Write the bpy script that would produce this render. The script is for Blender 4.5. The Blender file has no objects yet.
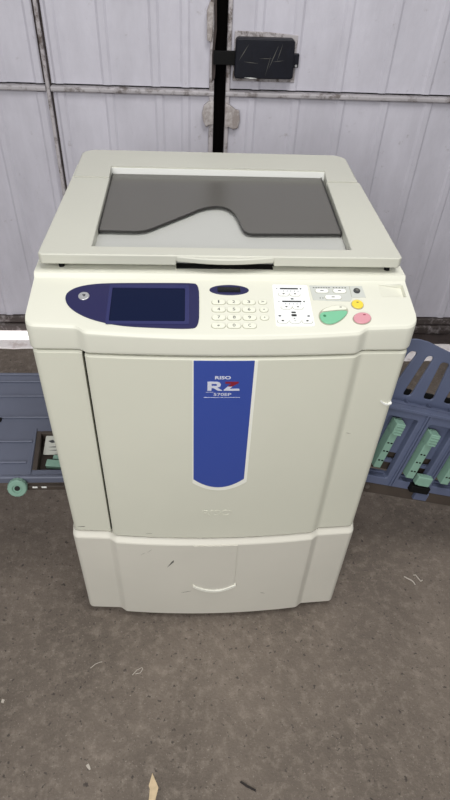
import bpy, bmesh, math, random
from mathutils import Vector, Matrix, noise
random.seed(7)
S = bpy.context.scene
COL = S.collection

# ------------------------------------------------------------------ camera, sky, lights, exposure
cam_d = bpy.data.cameras.new('camera')
cam_d.sensor_fit = 'HORIZONTAL'; cam_d.sensor_width = 36.0
cam_d.lens = 568.08 / 450 * 36.0
cam_d.clip_start = 0.02
cam = bpy.data.objects.new('camera', cam_d); COL.objects.link(cam)
_r = Vector((0.99827432, -0.04476651, 0.03800441))
_u = Vector((0.00181252, 0.6703634, 0.74203075))
_f = Vector((0.05869489, 0.74068136, -0.66928771))
cam.matrix_world = Matrix((
    (_r.x, _u.x, -_f.x, -0.05609),
    (_r.y, _u.y, -_f.y, -0.81980),
    (_r.z, _u.z, -_f.z, 1.53857),
    (0, 0, 0, 1)))
S.camera = cam

world = bpy.data.worlds.new('garage_daylight'); S.world = world
world.use_nodes = True
bg = world.node_tree.nodes['Background']
bg.inputs[0].default_value = (0.97, 0.98, 1.0, 1)
bg.inputs[1].default_value = 0.22

def area(name, loc, target, size, energy, color=(1, 1, 1), sy=None):
    d = bpy.data.lights.new(name, 'AREA')
    d.energy = energy; d.color = color
    d.size = size
    if sy: d.shape = 'RECTANGLE'; d.size_y = sy
    o = bpy.data.objects.new(name, d); COL.objects.link(o)
    o.location = loc
    o.rotation_euler = (Vector(target) - Vector(loc)).to_track_quat('-Z', 'Y').to_euler()
    return o

area('ceiling_light', (0.35, -0.35, 3.0), (0.1, 0.1, 0.3), 1.1, 34, (1.0, 0.985, 0.95), 1.2)
area('open_doorway_light', (-0.8, -2.5, 2.3), (0.0, 0.2, 0.5), 1.3, 64, (1.0, 0.99, 0.97), 1.8)

sun_d = bpy.data.lights.new('low_sun_outside', 'SUN'); sun_d.energy = 24; sun_d.angle = math.radians(1.5)
sun_d.color = (1.0, 0.97, 0.95)
sun_o = bpy.data.objects.new('low_sun_outside', sun_d); COL.objects.link(sun_o)
sun_o.location = (0, 6, 2)
sun_o.rotation_euler = Vector((0.0, -1.0, -math.tan(math.radians(10.0)))).to_track_quat('-Z', 'Y').to_euler()

vs = S.view_settings
S.display_settings.display_device = 'sRGB'
vs.view_transform = 'Standard'; vs.look = 'None'; vs.gamma = 1.0; vs.use_curve_mapping = False
vs.exposure = 0.06

# ------------------------------------------------------------------ materials
def lin(c):
    return tuple(((v / 255) / 12.92 if v / 255 <= 0.04045 else ((v / 255 + 0.055) / 1.055) ** 2.4) for v in c) + (1.0,)

def mat(name, rgb, rough=0.5, metal=0.0, var=0.0, vscale=8.0, bump=0.0, bscale=200.0, spec=0.5, dark=None, alpha=1.0):
    m = bpy.data.materials.new(name); m.use_nodes = True
    nt = m.node_tree; b = nt.nodes['Principled BSDF']
    c = lin(rgb)
    b.inputs['Base Color'].default_value = c
    b.inputs['Roughness'].default_value = rough
    b.inputs['Metallic'].default_value = metal
    b.inputs['Specular IOR Level'].default_value = spec
    b.inputs['Alpha'].default_value = alpha
    tc = None
    if var or bump:
        tc = nt.nodes.new('ShaderNodeTexCoord')
    if var:
        n = nt.nodes.new('ShaderNodeTexNoise'); n.inputs['Scale'].default_value = vscale
        n.inputs['Detail'].default_value = 6
        nt.links.new(tc.outputs['Object'], n.inputs['Vector'])
        r = nt.nodes.new('ShaderNodeValToRGB')
        d = lin(dark) if dark else tuple(v * (1 - var) for v in c[:3]) + (1,)
        r.color_ramp.elements[0].position = 0.35; r.color_ramp.elements[0].color = d
        r.color_ramp.elements[1].position = 0.62; r.color_ramp.elements[1].color = c
        nt.links.new(n.outputs['Fac'], r.inputs['Fac'])
        nt.links.new(r.outputs['Color'], b.inputs['Base Color'])
    if bump:
        n2 = nt.nodes.new('ShaderNodeTexNoise'); n2.inputs['Scale'].default_value = bscale
        n2.inputs['Detail'].default_value = 4
        nt.links.new(tc.outputs['Object'], n2.inputs['Vector'])
        bp = nt.nodes.new('ShaderNodeBump'); bp.inputs['Strength'].default_value = bump
        bp.inputs['Distance'].default_value = 0.004
        nt.links.new(n2.outputs['Fac'], bp.inputs['Height'])
        nt.links.new(bp.outputs['Normal'], b.inputs['Normal'])
    return m

M = {}
M['cream'] = mat('cream_plastic', (216, 216, 203), 0.45, var=0.05, vscale=3, bump=0.03, bscale=500)
M['cream_door'] = mat('cream_door_plastic', (213, 213, 198), 0.5, var=0.04, vscale=3, bump=0.03, bscale=500)
M['stand'] = mat('grey_white_plastic', (212, 209, 198), 0.5, var=0.05, vscale=4, bump=0.03, bscale=500)
M['lid'] = mat('lid_plastic', (195, 195, 184), 0.45, var=0.03, vscale=3, bump=0.03, bscale=500)
M['pan'] = mat('pan_plastic', (184, 185, 181), 0.5)
M['black'] = mat('black_rubber_and_shade', (12, 12, 12), 0.7, spec=0.2)  # also painted shade in the door gap, lid grip and slot ends
M['dark_gap'] = mat('dark_interior', (26, 27, 24), 0.8)
M['blue'] = mat('blue_label', (54, 76, 156), 0.35)
M['white'] = mat('white_plastic', (232, 233, 230), 0.45)
M['trim_white'] = mat('off_white_trim', (236, 236, 226), 0.45)
M['silver_ink'] = mat('silver_ink', (205, 208, 222), 0.4)
M['red_ink'] = mat('dark_red_ink', (130, 32, 52), 0.4)
M['navy'] = mat('navy_overlay', (33, 33, 76), 0.35)
M['navy_light'] = mat('navy_frame', (39, 42, 90), 0.4)
M['lcd'] = mat('switched_off_screen', (5, 17, 50), 0.12)
M['display'] = mat('display_window', (12, 14, 22), 0.15)
M['key'] = mat('key_plastic', (222, 223, 208), 0.4)
M['key_edge'] = mat('key_groove', (164, 164, 148), 0.6)
M['ink'] = mat('dark_ink', (60, 62, 64), 0.6)
M['black_ink'] = mat('black_ink', (22, 22, 24), 0.6)
M['grey_panel'] = mat('grey_panel', (192, 195, 190), 0.45)
M['white_panel'] = mat('white_panel', (230, 233, 234), 0.45)
M['green_key'] = mat('green_key', (118, 184, 148), 0.4)
M['yellow_key'] = mat('yellow_key', (232, 204, 70), 0.4)
M['pink_key'] = mat('pink_key', (206, 146, 156), 0.4)
M['green_ink'] = mat('green_ink', (50, 120, 82), 0.5)
M['chrome'] = mat('brushed_metal', (200, 202, 204), 0.3, 0.6)
M['tray_blue'] = mat('slate_blue_plastic', (89, 97, 122), 0.5, var=0.12, vscale=9, bump=0.05, bscale=400)
M['tray_left'] = mat('slate_blue_tray', (98, 103, 120), 0.5, var=0.10, vscale=9, bump=0.05, bscale=400)
M['mint'] = mat('mint_green_plastic', (128, 162, 146), 0.45, var=0.06, vscale=30)
M['brown_metal'] = mat('dark_brown_metal', (70, 61, 54), 0.6, var=0.2, vscale=20)
M['label_paper'] = mat('white_label', (196, 197, 188), 0.6)
M['bolt'] = mat('bolt_metal', (110, 104, 98), 0.45, 0.5)
M['lock'] = mat('lock_paint', (17, 19, 31), 0.5, spec=0.3, var=0.25, vscale=30, bump=0.1, bscale=120)
M['rust'] = mat('rusty_dark_iron', (66, 56, 54), 0.8, var=0.4, vscale=25, bump=0.3, bscale=90)
M['void'] = mat('dark_backing', (9, 7, 7), 0.95, spec=0.05)
M['scuff'] = mat('grey_scuff', (100, 99, 94), 0.7)
M['scuff_pale'] = mat('faint_scuff', (172, 170, 160), 0.7)
M['wood'] = mat('pale_wood', (206, 184, 150), 0.7, var=0.15, vscale=90)
M['twig'] = mat('dark_twig', (38, 32, 30), 0.8)
M['rim'] = mat('sheet_edge', (40, 39, 38), 0.4)
M['fluff'] = mat('white_fluff', (182, 174, 164), 0.8)

def smoky():
    m = mat('smoky_plastic', (96, 94, 89), 0.22, spec=0.45, alpha=0.84)
    return m
M['smoke'] = smoky()

def painted_metal(name, base, dirt, amount, streak):
    m = bpy.data.materials.new(name); m.use_nodes = True
    nt = m.node_tree; b = nt.nodes['Principled BSDF']; L = nt.links.new
    tc = nt.nodes.new('ShaderNodeTexCoord')
    mp = nt.nodes.new('ShaderNodeMapping'); mp.inputs['Scale'].default_value = (1, 1, streak)
    L(tc.outputs['Object'], mp.inputs['Vector'])
    n1 = nt.nodes.new('ShaderNodeTexNoise'); n1.inputs['Scale'].default_value = 9; n1.inputs['Detail'].default_value = 8
    n1.inputs['Roughness'].default_value = 0.65
    L(mp.outputs['Vector'], n1.inputs['Vector'])
    r1 = nt.nodes.new('ShaderNodeValToRGB')
    r1.color_ramp.elements[0].position = 0.25; r1.color_ramp.elements[0].color = lin(tuple(int(v * 0.90) for v in base))
    r1.color_ramp.elements[1].position = 0.7; r1.color_ramp.elements[1].color = lin(base)
    L(n1.outputs['Fac'], r1.inputs['Fac'])
    n2 = nt.nodes.new('ShaderNodeTexNoise'); n2.inputs['Scale'].default_value = 22; n2.inputs['Detail'].default_value = 10
    n2.inputs['Roughness'].default_value = 0.75
    L(tc.outputs['Object'], n2.inputs['Vector'])
    r2 = nt.nodes.new('ShaderNodeValToRGB')
    r2.color_ramp.elements[0].position = amount; r2.color_ramp.elements[0].color = (1, 1, 1, 1)
    r2.color_ramp.elements[1].position = amount + 0.12; r2.color_ramp.elements[1].color = (0, 0, 0, 1)
    L(n2.outputs['Fac'], r2.inputs['Fac'])
    mx = nt.nodes.new('ShaderNodeMix'); mx.data_type = 'RGBA'
    L(r2.outputs['Color'], mx.inputs[0])
    L(r1.outputs['Color'], mx.inputs[6]); mx.inputs[7].default_value = lin(dirt)
    L(mx.outputs[2], b.inputs['Base Color'])
    b.inputs['Roughness'].default_value = 0.5
    bp = nt.nodes.new('ShaderNodeBump'); bp.inputs['Strength'].default_value = 0.25; bp.inputs['Distance'].default_value = 0.01
    n3 = nt.nodes.new('ShaderNodeTexNoise'); n3.inputs['Scale'].default_value = 14; n3.inputs['Detail'].default_value = 6
    L(tc.outputs['Object'], n3.inputs['Vector'])
    L(n3.outputs['Fac'], bp.inputs['Height']); L(bp.outputs['Normal'], b.inputs['Normal'])
    return m
M['door_paint'] = painted_metal('white_door_paint', (208, 206, 217), (168, 164, 169), 0.27, 0.3)
M['rail_paint'] = painted_metal('worn_rail_paint', (186, 182, 186), (110, 102, 100), 0.36, 1.0)
M['edge_paint'] = painted_metal('worn_edge_paint', (190, 185, 188), (96, 86, 82), 0.40, 0.4)
M['bottom_rail'] = painted_metal('dirty_bottom_rail', (150, 143, 144), (70, 62, 60), 0.50, 0.6)
M['bare_plate'] = painted_metal('bare_weld_plate', (196, 190, 190), (150, 141, 138), 0.46, 1.0)

def floor_mat():
    m = bpy.data.materials.new('rough_concrete'); m.use_nodes = True
    nt = m.node_tree; b = nt.nodes['Principled BSDF']; L = nt.links.new
    tc = nt.nodes.new('ShaderNodeTexCoord')
    def noise_(s, d, r=0.6):
        n = nt.nodes.new('ShaderNodeTexNoise'); n.inputs['Scale'].default_value = s
        n.inputs['Detail'].default_value = d; n.inputs['Roughness'].default_value = r
        L(tc.outputs['Object'], n.inputs['Vector']); return n
    def ramp(n, p0, c0, p1, c1):
        r = nt.nodes.new('ShaderNodeValToRGB')
        r.color_ramp.elements[0].position = p0; r.color_ramp.elements[0].color = c0
        r.color_ramp.elements[1].position = p1; r.color_ramp.elements[1].color = c1
        L(n.outputs[0], r.inputs['Fac']); return r
    def mix(fac, a, bb):
        x = nt.nodes.new('ShaderNodeMix'); x.data_type = 'RGBA'
        L(fac.outputs[0], x.inputs[0])
        for s_, v in ((6, a), (7, bb)):
            if isinstance(v, tuple): x.inputs[s_].default_value = v
            else: L(v, x.inputs[s_])
        return x.outputs[2]
    W, K = (1, 1, 1, 1), (0, 0, 0, 1)
    base = ramp(noise_(2.2, 9, 0.6), 0.32, lin((88, 79, 71)), 0.72, lin((121, 110, 100)))
    mid = ramp(noise_(36, 10, 0.75), 0.49, K, 0.70, (0.42, 0.42, 0.42, 1))
    c = mix(mid, base.outputs[0], lin((166, 154, 142)))
    fine = ramp(noise_(190, 4, 0.7), 0.60, K, 0.76, (0.7, 0.7, 0.7, 1))
    c = mix(fine, c, lin((190, 180, 168)))
    pits = ramp(noise_(75, 2), 0.29, (0.75, 0.75, 0.75, 1), 0.37, K)
    c = mix(pits, c, lin((44, 38, 36)))
    L(c, b.inputs['Base Color'])
    b.inputs['Roughness'].default_value = 0.75
    bp = nt.nodes.new('ShaderNodeBump'); bp.inputs['Strength'].default_value = 0.5; bp.inputs['Distance'].default_value = 0.006
    L(noise_(110, 6).outputs[0], bp.inputs['Height']); L(bp.outputs['Normal'], b.inputs['Normal'])
    return m
M['floor'] = floor_mat()

def daylight_strip_mat():  # near-white colour stands in for daylight on the floor
    m = bpy.data.materials.new('painted_daylight'); m.use_nodes = True
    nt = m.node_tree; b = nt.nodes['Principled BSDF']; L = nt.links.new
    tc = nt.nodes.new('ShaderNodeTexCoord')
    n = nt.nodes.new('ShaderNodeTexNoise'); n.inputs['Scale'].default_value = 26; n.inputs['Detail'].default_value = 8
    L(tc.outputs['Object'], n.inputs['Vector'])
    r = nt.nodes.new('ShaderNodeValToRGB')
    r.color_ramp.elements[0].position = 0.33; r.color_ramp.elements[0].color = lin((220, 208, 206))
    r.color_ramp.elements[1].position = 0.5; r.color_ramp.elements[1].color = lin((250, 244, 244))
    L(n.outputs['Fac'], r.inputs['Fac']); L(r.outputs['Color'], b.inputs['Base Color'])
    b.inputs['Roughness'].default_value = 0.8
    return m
M['daylight_strip'] = daylight_strip_mat()

# ------------------------------------------------------------------ mesh helpers
def finish(name, bm, m, parent=None, bevel=0.0, seg=2, angle=35, smooth=True):
    bmesh.ops.recalc_face_normals(bm, faces=bm.faces)
    me = bpy.data.meshes.new(name); bm.to_mesh(me); bm.free()
    if smooth:
        for p in me.polygons: p.use_smooth = True
        me.set_sharp_from_angle(angle=math.radians(angle))
    me.materials.append(m)
    o = bpy.data.objects.new(name, me); COL.objects.link(o)
    if parent: o.parent = parent
    if bevel:
        b = o.modifiers.new('bevel', 'BEVEL'); b.width = bevel; b.segments = seg
        b.limit_method = 'ANGLE'; b.angle_limit = math.radians(angle)
    if smooth:
        w = o.modifiers.new('weighted_normals', 'WEIGHTED_NORMAL'); w.keep_sharp = True
    return o

def box(bm, x0, x1, y0, y1, z0, z1):
    v = [bm.verts.new((x, y, z)) for x in (x0, x1) for y in (y0, y1) for z in (z0, z1)]
    for f in ((0, 1, 3, 2), (4, 6, 7, 5), (0, 4, 5, 1), (2, 3, 7, 6), (0, 2, 6, 4), (1, 5, 7, 3)):
        bm.faces.new([v[i] for i in f])

def obox(name, x0, x1, y0, y1, z0, z1, m, parent=None, bevel=0.0):
    bm = bmesh.new(); box(bm, x0, x1, y0, y1, z0, z1)
    return finish(name, bm, m, parent, bevel)

WORLD = (Vector((0, 0, 0)), Vector((1, 0, 0)), Vector((0, 1, 0)), Vector((0, 0, 1)))
FRONT = (Vector((0, 0, 0)), Vector((1, 0, 0)), Vector((0, 0, 1)), Vector((0, -1, 0)))  # u=x, v=z, n towards the camera side

def prism(bm, poly, frame, h0, h1, holes=()):
    O, a, b, n = frame
    if not holes:
        lo = [bm.verts.new(O + a * p[0] + b * p[1] + n * h0) for p in poly]
        hi = [bm.verts.new(O + a * p[0] + b * p[1] + n * h1) for p in poly]
        k = len(poly)
        bm.faces.new(lo[::-1]); bm.faces.new(hi)
        for i in range(k): bm.faces.new((lo[i], lo[(i + 1) % k], hi[(i + 1) % k], hi[i]))
        return
    edges = []
    for loop in (poly, *holes):
        vv = [bm.verts.new(O + a * p[0] + b * p[1] + n * h0) for p in loop]
        edges += [bm.edges.new((vv[i], vv[(i + 1) % len(vv)])) for i in range(len(vv))]
    r = bmesh.ops.triangle_fill(bm, use_beauty=True, use_dissolve=False, edges=edges, normal=n)
    faces = [g for g in r['geom'] if isinstance(g, bmesh.types.BMFace)]
    e = bmesh.ops.extrude_face_region(bm, geom=faces)
    bmesh.ops.translate(bm, vec=n * (h1 - h0), verts=[g for g in e['geom'] if isinstance(g, bmesh.types.BMVert)])

def oprism(name, poly, frame, h0, h1, m, parent=None, bevel=0.0, holes=(), seg=2):
    bm = bmesh.new(); prism(bm, poly, frame, h0, h1, holes)
    return finish(name, bm, m, parent, bevel, seg)

def rrect(x0, x1, y0, y1, r, n=5):
    pts = []
    for cx, cy, a0 in ((x1 - r, y1 - r, 0), (x0 + r, y1 - r, 90), (x0 + r, y0 + r, 180), (x1 - r, y0 + r, 270)):
        for i in range(n + 1):
            a = math.radians(a0 + 90 * i / n); pts.append((cx + r * math.cos(a), cy + r * math.sin(a)))
    return pts

def ellipse(cx, cy, rx, ry, n=28, rot=0):
    out = []
    for i in range(n):
        a = 2 * math.pi * i / n; x = rx * math.cos(a); y = ry * math.sin(a)
        out.append((cx + x * math.cos(rot) - y * math.sin(rot), cy + x * math.sin(rot) + y * math.cos(rot)))
    return out

def smooth_loop(pts, it=2):
    for _ in range(it):
        q = []
        for i in range(len(pts)):
            a, b = pts[i], pts[(i + 1) % len(pts)]
            q += [(a[0] * .75 + b[0] * .25, a[1] * .75 + b[1] * .25), (a[0] * .25 + b[0] * .75, a[1] * .25 + b[1] * .75)]
        pts = q
    return pts

def tube(bm, p0, p1, r, n=16, r2=None):
    p0, p1 = Vector(p0), Vector(p1); d = (p1 - p0).normalized()
    a = d.orthogonal().normalized(); b = d.cross(a); r2 = r if r2 is None else r2
    A = [bm.verts.new(p0 + (a * math.cos(t) + b * math.sin(t)) * r) for t in [2 * math.pi * i / n for i in range(n)]]
    B = [bm.verts.new(p1 + (a * math.cos(t) + b * math.sin(t)) * r2) for t in [2 * math.pi * i / n for i in range(n)]]
    bm.faces.new(A[::-1]); bm.faces.new(B)
    for i in range(n): bm.faces.new((A[i], A[(i + 1) % n], B[(i + 1) % n], B[i]))

def text(name, body, size, frame, u, v, h, m, parent, width=None, shear=0.0, bold=0.0, ext=0.0003, height=None):
    cu = bpy.data.curves.new(name + '_curve', 'FONT'); cu.body = body; cu.size = size
    cu.shear = shear; cu.offset = bold; cu.extrude = ext; cu.align_x = 'LEFT'; cu.resolution_u = 3
    t = bpy.data.objects.new(name + '_tmp', cu); COL.objects.link(t)
    dg = bpy.context.evaluated_depsgraph_get()
    me = bpy.data.meshes.new_from_object(t.evaluated_get(dg)); bpy.data.objects.remove(t); bpy.data.curves.remove(cu)
    xs = [q.co.x for q in me.vertices]; ys = [q.co.y for q in me.vertices]
    cx, cy = (min(xs) + max(xs)) / 2, (min(ys) + max(ys)) / 2
    sx = (width / (max(xs) - min(xs))) if width else 1.0
    sy = (height / (max(ys) - min(ys))) if height else 1.0
    O, a, b, n = frame
    for q in me.vertices:
        q.co = O + a * (u + (q.co.x - cx) * sx) + b * (v + (q.co.y - cy) * sy) + n * (h + q.co.z)
    me.materials.clear(); me.materials.append(m); me.name = name
    o = bpy.data.objects.new(name, me); COL.objects.link(o)
    if parent: o.parent = parent
    return o

def tag(o, label, cat, group=None, kind=None):
    o['label'] = label; o['category'] = cat
    if group: o['group'] = group
    if kind: o['kind'] = kind
    return o

def thing(name, loc, label, cat, group=None):
    o = bpy.data.objects.new(name, None); COL.objects.link(o); o.location = loc
    o.empty_display_size = 0.1
    return tag(o, label, cat, group)

def struct(o, label=None, cat=None):
    o['kind'] = 'structure'
    if label: o['label'] = label
    if cat: o['category'] = cat
    return o

# ------------------------------------------------------------------ setting: floor, door, painted daylight strip
DY = 1.345      # plane of the garage door
bm = bmesh.new(); box(bm, -2.2, 2.2, -4.2, 1.75, -0.08, 0.0)
struct(finish('floor', bm, M['floor'], smooth=False), 'rough grey brown concrete floor', 'floor')

def smooth01(v):
    v = min(1, max(0, v)); return v * v * (3 - 2 * v)
def daylight_strip():  # thin pale slab imitating the daylight that leaks under the door
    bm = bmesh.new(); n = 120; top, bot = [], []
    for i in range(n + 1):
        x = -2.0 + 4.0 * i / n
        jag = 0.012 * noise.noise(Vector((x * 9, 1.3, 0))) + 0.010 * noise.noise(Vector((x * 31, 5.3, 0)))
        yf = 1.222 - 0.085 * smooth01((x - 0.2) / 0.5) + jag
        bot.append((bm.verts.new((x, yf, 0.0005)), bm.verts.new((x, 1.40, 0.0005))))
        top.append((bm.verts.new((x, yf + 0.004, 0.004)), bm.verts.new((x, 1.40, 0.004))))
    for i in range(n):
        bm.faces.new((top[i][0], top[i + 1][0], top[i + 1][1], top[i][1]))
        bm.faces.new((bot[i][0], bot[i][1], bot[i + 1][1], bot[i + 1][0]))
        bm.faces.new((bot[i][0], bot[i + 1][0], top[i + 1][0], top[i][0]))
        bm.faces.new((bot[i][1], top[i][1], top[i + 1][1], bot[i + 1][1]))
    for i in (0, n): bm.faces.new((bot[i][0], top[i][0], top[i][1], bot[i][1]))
    return finish('trim_1', bm, M['daylight_strip'])
struct(daylight_strip(), 'pale painted daylight on the floor along the foot of the garage door', 'threshold')

struct(obox('trim_2', 0.55, 1.95, 1.262, 1.338, 0.0045, 0.012, M['rust'], None, 0.002), 'dark rusty strip on the floor under the right door leaf', 'threshold')

def ribbed(name, x0, x1, z0, z1, ribs, parent):
    """painted steel sheet with raised upright ribs, one closed mesh"""
    prof = [(x0, 0.0)]
    for c in ribs:
        prof += [(c - 0.0175, 0.0), (c - 0.0090, 0.0050), (c + 0.0090, 0.0050), (c + 0.0175, 0.0)]
    prof.append((x1, 0.0))
    bm = bmesh.new(); zs = [z0 + (z1 - z0) * k / 24 for k in range(25)]
    fr, bk = [], []
    for z in zs:
        fr.append([bm.verts.new((x, DY - h + 0.0022 * noise.noise(Vector((x * 6, z * 5, 2.0))), z)) for x, h in prof])
        bk.append([bm.verts.new((x, DY + 0.012, z)) for x, h in prof])
    k = len(prof)
    for j in range(24):
        for i in range(k - 1):
            bm.faces.new((fr[j][i], fr[j][i + 1], fr[j + 1][i + 1], fr[j + 1][i]))
            bm.faces.new((bk[j][i], bk[j + 1][i], bk[j + 1][i + 1], bk[j][i + 1]))
        for i in (0, k - 1): bm.faces.new((fr[j][i], fr[j + 1][i], bk[j + 1][i], bk[j][i]))
    for j in (0, 24):
        for i in range(k - 1): bm.faces.new((fr[j][i], fr[j][i + 1], bk[j][i + 1], bk[j][i]))
    return finish(name, bm, M['door_paint'], parent, angle=15)

ZT = 2.5
RAIL0, RAIL1 = 1.004, 1.021
def leaf(name, label, x0, x1, ribs_up, ribs_lo, foot=0.020):
    d = bpy.data.objects.new(name, None); COL.objects.link(d); struct(d, label, 'door')
    obox('backing', x0, x1, DY + 0.014, DY + 0.03, foot, ZT, M['void'], d)
    ribbed('upper_sheet', x0, x1, 1.0265, ZT, ribs_up, d)
    ribbed('lower_sheet', x0, x1, 0.098, 1.000, ribs_lo, d)
    bm = bmesh.new(); prism(bm, [(DY + 0.012, RAIL0), (DY - 0.016, RAIL0), (DY - 0.020, RAIL0 + 0.004), (DY - 0.020, RAIL1 - 0.003), (DY - 0.015, RAIL1), (DY + 0.012, RAIL1)],
          (Vector((0, 0, 0)), Vector((0, 1, 0)), Vector((0, 0, 1)), Vector((1, 0, 0))), x0, x1)
    finish('cross_rail', bm, M['rail_paint'], d, 0.002)
    # foot of the leaf: an angle iron with a step
    obox('bottom_rail', x0, x1, DY - 0.012, DY + 0.012, 0.062, 0.094, M['bottom_rail'], d, 0.004)
    obox('bottom_bar', x0, x1, DY - 0.020, DY + 0.012, foot, 0.058, M['bottom_rail'], d, 0.006)
    return d

SEAM = -0.537
d3 = leaf('door_3', 'white ribbed metal garage leaf beyond the left vertical seam', -1.9, SEAM - 0.008, [-1.69, -1.52, -1.35, -1.18, -1.01, -0.85, -0.688, -0.566], [-1.69, -1.52, -1.35, -1.18, -1.01, -0.86, -0.725, -0.568])
d1 = leaf('door_1', 'white ribbed metal garage leaf left of the dark gap', SEAM + 0.008, 0.022, [-0.500, -0.340, -0.175, -0.075], [-0.500, -0.335, -0.165, -0.075])
d2 = leaf('door_2', 'white ribbed metal garage leaf right of the dark gap', 0.062, 1.9, [0.165, 0.292, 0.452, 0.608, 0.765, 0.925, 1.085, 1.245, 1.4, 1.56, 1.72], [0.155, 0.310, 0.470, 0.628, 0.785, 0.940, 1.095, 1.25, 1.41, 1.57, 1.73], 0.014)
# upright strap with dark grooves on both sides, at the left seam
obox('seam_strap', SEAM - 0.006, SEAM + 0.006, DY - 0.022, DY + 0.012, 0.02, ZT, M['edge_paint'], d1, 0.003)
obox('seam_edge', SEAM - 0.013, SEAM - 0.009, DY - 0.010, DY - 0.001, 1.03, ZT, M['rust'], d3, 0.001)
obox('seam_edge', SEAM + 0.008, SEAM + 0.011, DY - 0.009, DY - 0.001, 0.1, ZT, M['rust'], d1, 0.001)
# worn edge angles on both sides of the gap
obox('edge_angle', 0.006, 0.022, DY - 0.016, DY + 0.012, 0.02, ZT, M['edge_paint'], d1, 0.003)
obox('edge_angle', 0.062, 0.076, DY - 0.016, DY + 0.012, 0.02, ZT, M['edge_paint'], d2, 0.003)
obox('seam_sun_block', SEAM - 0.03, SEAM + 0.03, DY + 0.032, DY + 0.045, 0.02, ZT, M['void'], d1)  # unseen strip added behind the seam to keep the sun out
obox('cover_strip', 0.0, 0.09, DY + 0.032, DY + 0.045, 0.02, ZT, M['void'], d1)
# rough strip of rust beside the edge and the bolt keeper
oprism('keeper_plate', [(-0.004, 1.170), (0.010, 1.165), (0.013, 1.19), (0.016, 1.27), (0.004, 1.275), (-0.006, 1.25)], FRONT, -(DY - 0.012), -(DY - 0.026), M['bare_plate'], d1, 0.002)
oprism('edge_rust', [(0.014, 1.05), (0.024, 1.06), (0.026, 1.10), (0.022, 1.15), (0.027, 1.2), (0.024, 1.3), (0.017, 1.3), (0.018, 1.2), (0.013, 1.13)], FRONT, -(DY - 0.010), -(DY - 0.021), M['rust'], d1, 0.001)
# torn weld plates under the rail
oprism('weld_plate', [(0.022, 0.990), (0.004, 0.988), (-0.012, 0.975), (-0.018, 0.950), (-0.014, 0.925), (-0.004, 0.905), (0.006, 0.912), (0.022, 0.915)], FRONT, -(DY - 0.006), -(DY - 0.024), M['bare_plate'], d1, 0.003)
oprism('weld_plate', [(0.062, 0.985), (0.080, 0.978), (0.098, 0.965), (0.112, 0.962), (0.116, 0.930), (0.110, 0.905), (0.092, 0.900), (0.078, 0.908), (0.062, 0.906)], FRONT, -(DY - 0.006), -(DY - 0.024), M['bare_plate'], d2, 0.003)
# grubby bed of old paint around the lock
oprism('lock_bed', [(0.084, 1.052), (0.296, 1.052), (0.294, 1.11), (0.294, 1.190), (0.2, 1.196), (0.086, 1.197)], FRONT, -(DY - 0.003), -(DY - 0.0085), M['edge_paint'], d2, 0.002)

lk = thing('rim_lock', (0.195, DY - 0.04, 1.11), 'scratched dark navy metal lock box bolted to the white garage door', 'lock')
lk_inv = -Vector(lk.location)
def local(o, parent):
    o.location = -Vector(parent.location); return o
o = oprism('lock_case', [(0.0915, 1.068), (0.2775, 1.070), (0.2830, 1.076), (0.280, 1.178), (0.273, 1.184), (0.095, 1.183), (0.089, 1.177), (0.0875, 1.073)], FRONT, -(DY - 0.0095), -(DY - 0.048), M['lock'], lk, 0.004); local(o, lk)
o = obox('lock_bolt', 0.017, 0.090, DY - 0.036, DY - 0.022, 1.104, 1.144, M['black'], lk, 0.002); local(o, lk)
o = obox('bolt_tail', 0.279, 0.300, DY - 0.034, DY - 0.018, 1.102, 1.142, M['lock'], lk, 0.002); local(o, lk)
bm = bmesh.new(); tube(bm, (0.292, DY - 0.036, 1.108), (0.292, DY - 0.033, 1.108), 0.004, 12)
local(finish('rivet', bm, M['chrome'], lk), lk)
def scratch(p, q, w, m, parent, frame, h):
    d = Vector((q[0] - p[0], q[1] - p[1])); t = Vector((-d.y, d.x)).normalized() * w
    mid = ((p[0] + q[0]) / 2, (p[1] + q[1]) / 2)
    return oprism('scratch', [p, (mid[0] + t.x, mid[1] + t.y), q, (mid[0] - t.x, mid[1] - t.y)], frame, h, h + 0.0004, m, parent)
for p, q, w in (((0.10, 1.12), (0.13, 1.168), 0.001), ((0.115, 1.118), (0.165, 1.114), 0.0007), ((0.20, 1.10), (0.228, 1.17), 0.001),
                ((0.165, 1.128), (0.215, 1.13), 0.0006), ((0.19, 1.08), (0.205, 1.14), 0.0006), ((0.225, 1.12), (0.24, 1.172), 0.0007), ((0.21, 1.12), (0.25, 1.125), 0.0006)):
    local(scratch(p, q, w, M['scuff'], lk, FRONT, -(DY - 0.0482)), lk)
local(scratch((0.12, 1.0715), (0.165, 1.0705), 0.0016, M['white'], lk, FRONT, -(DY - 0.0482)), lk)

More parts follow.
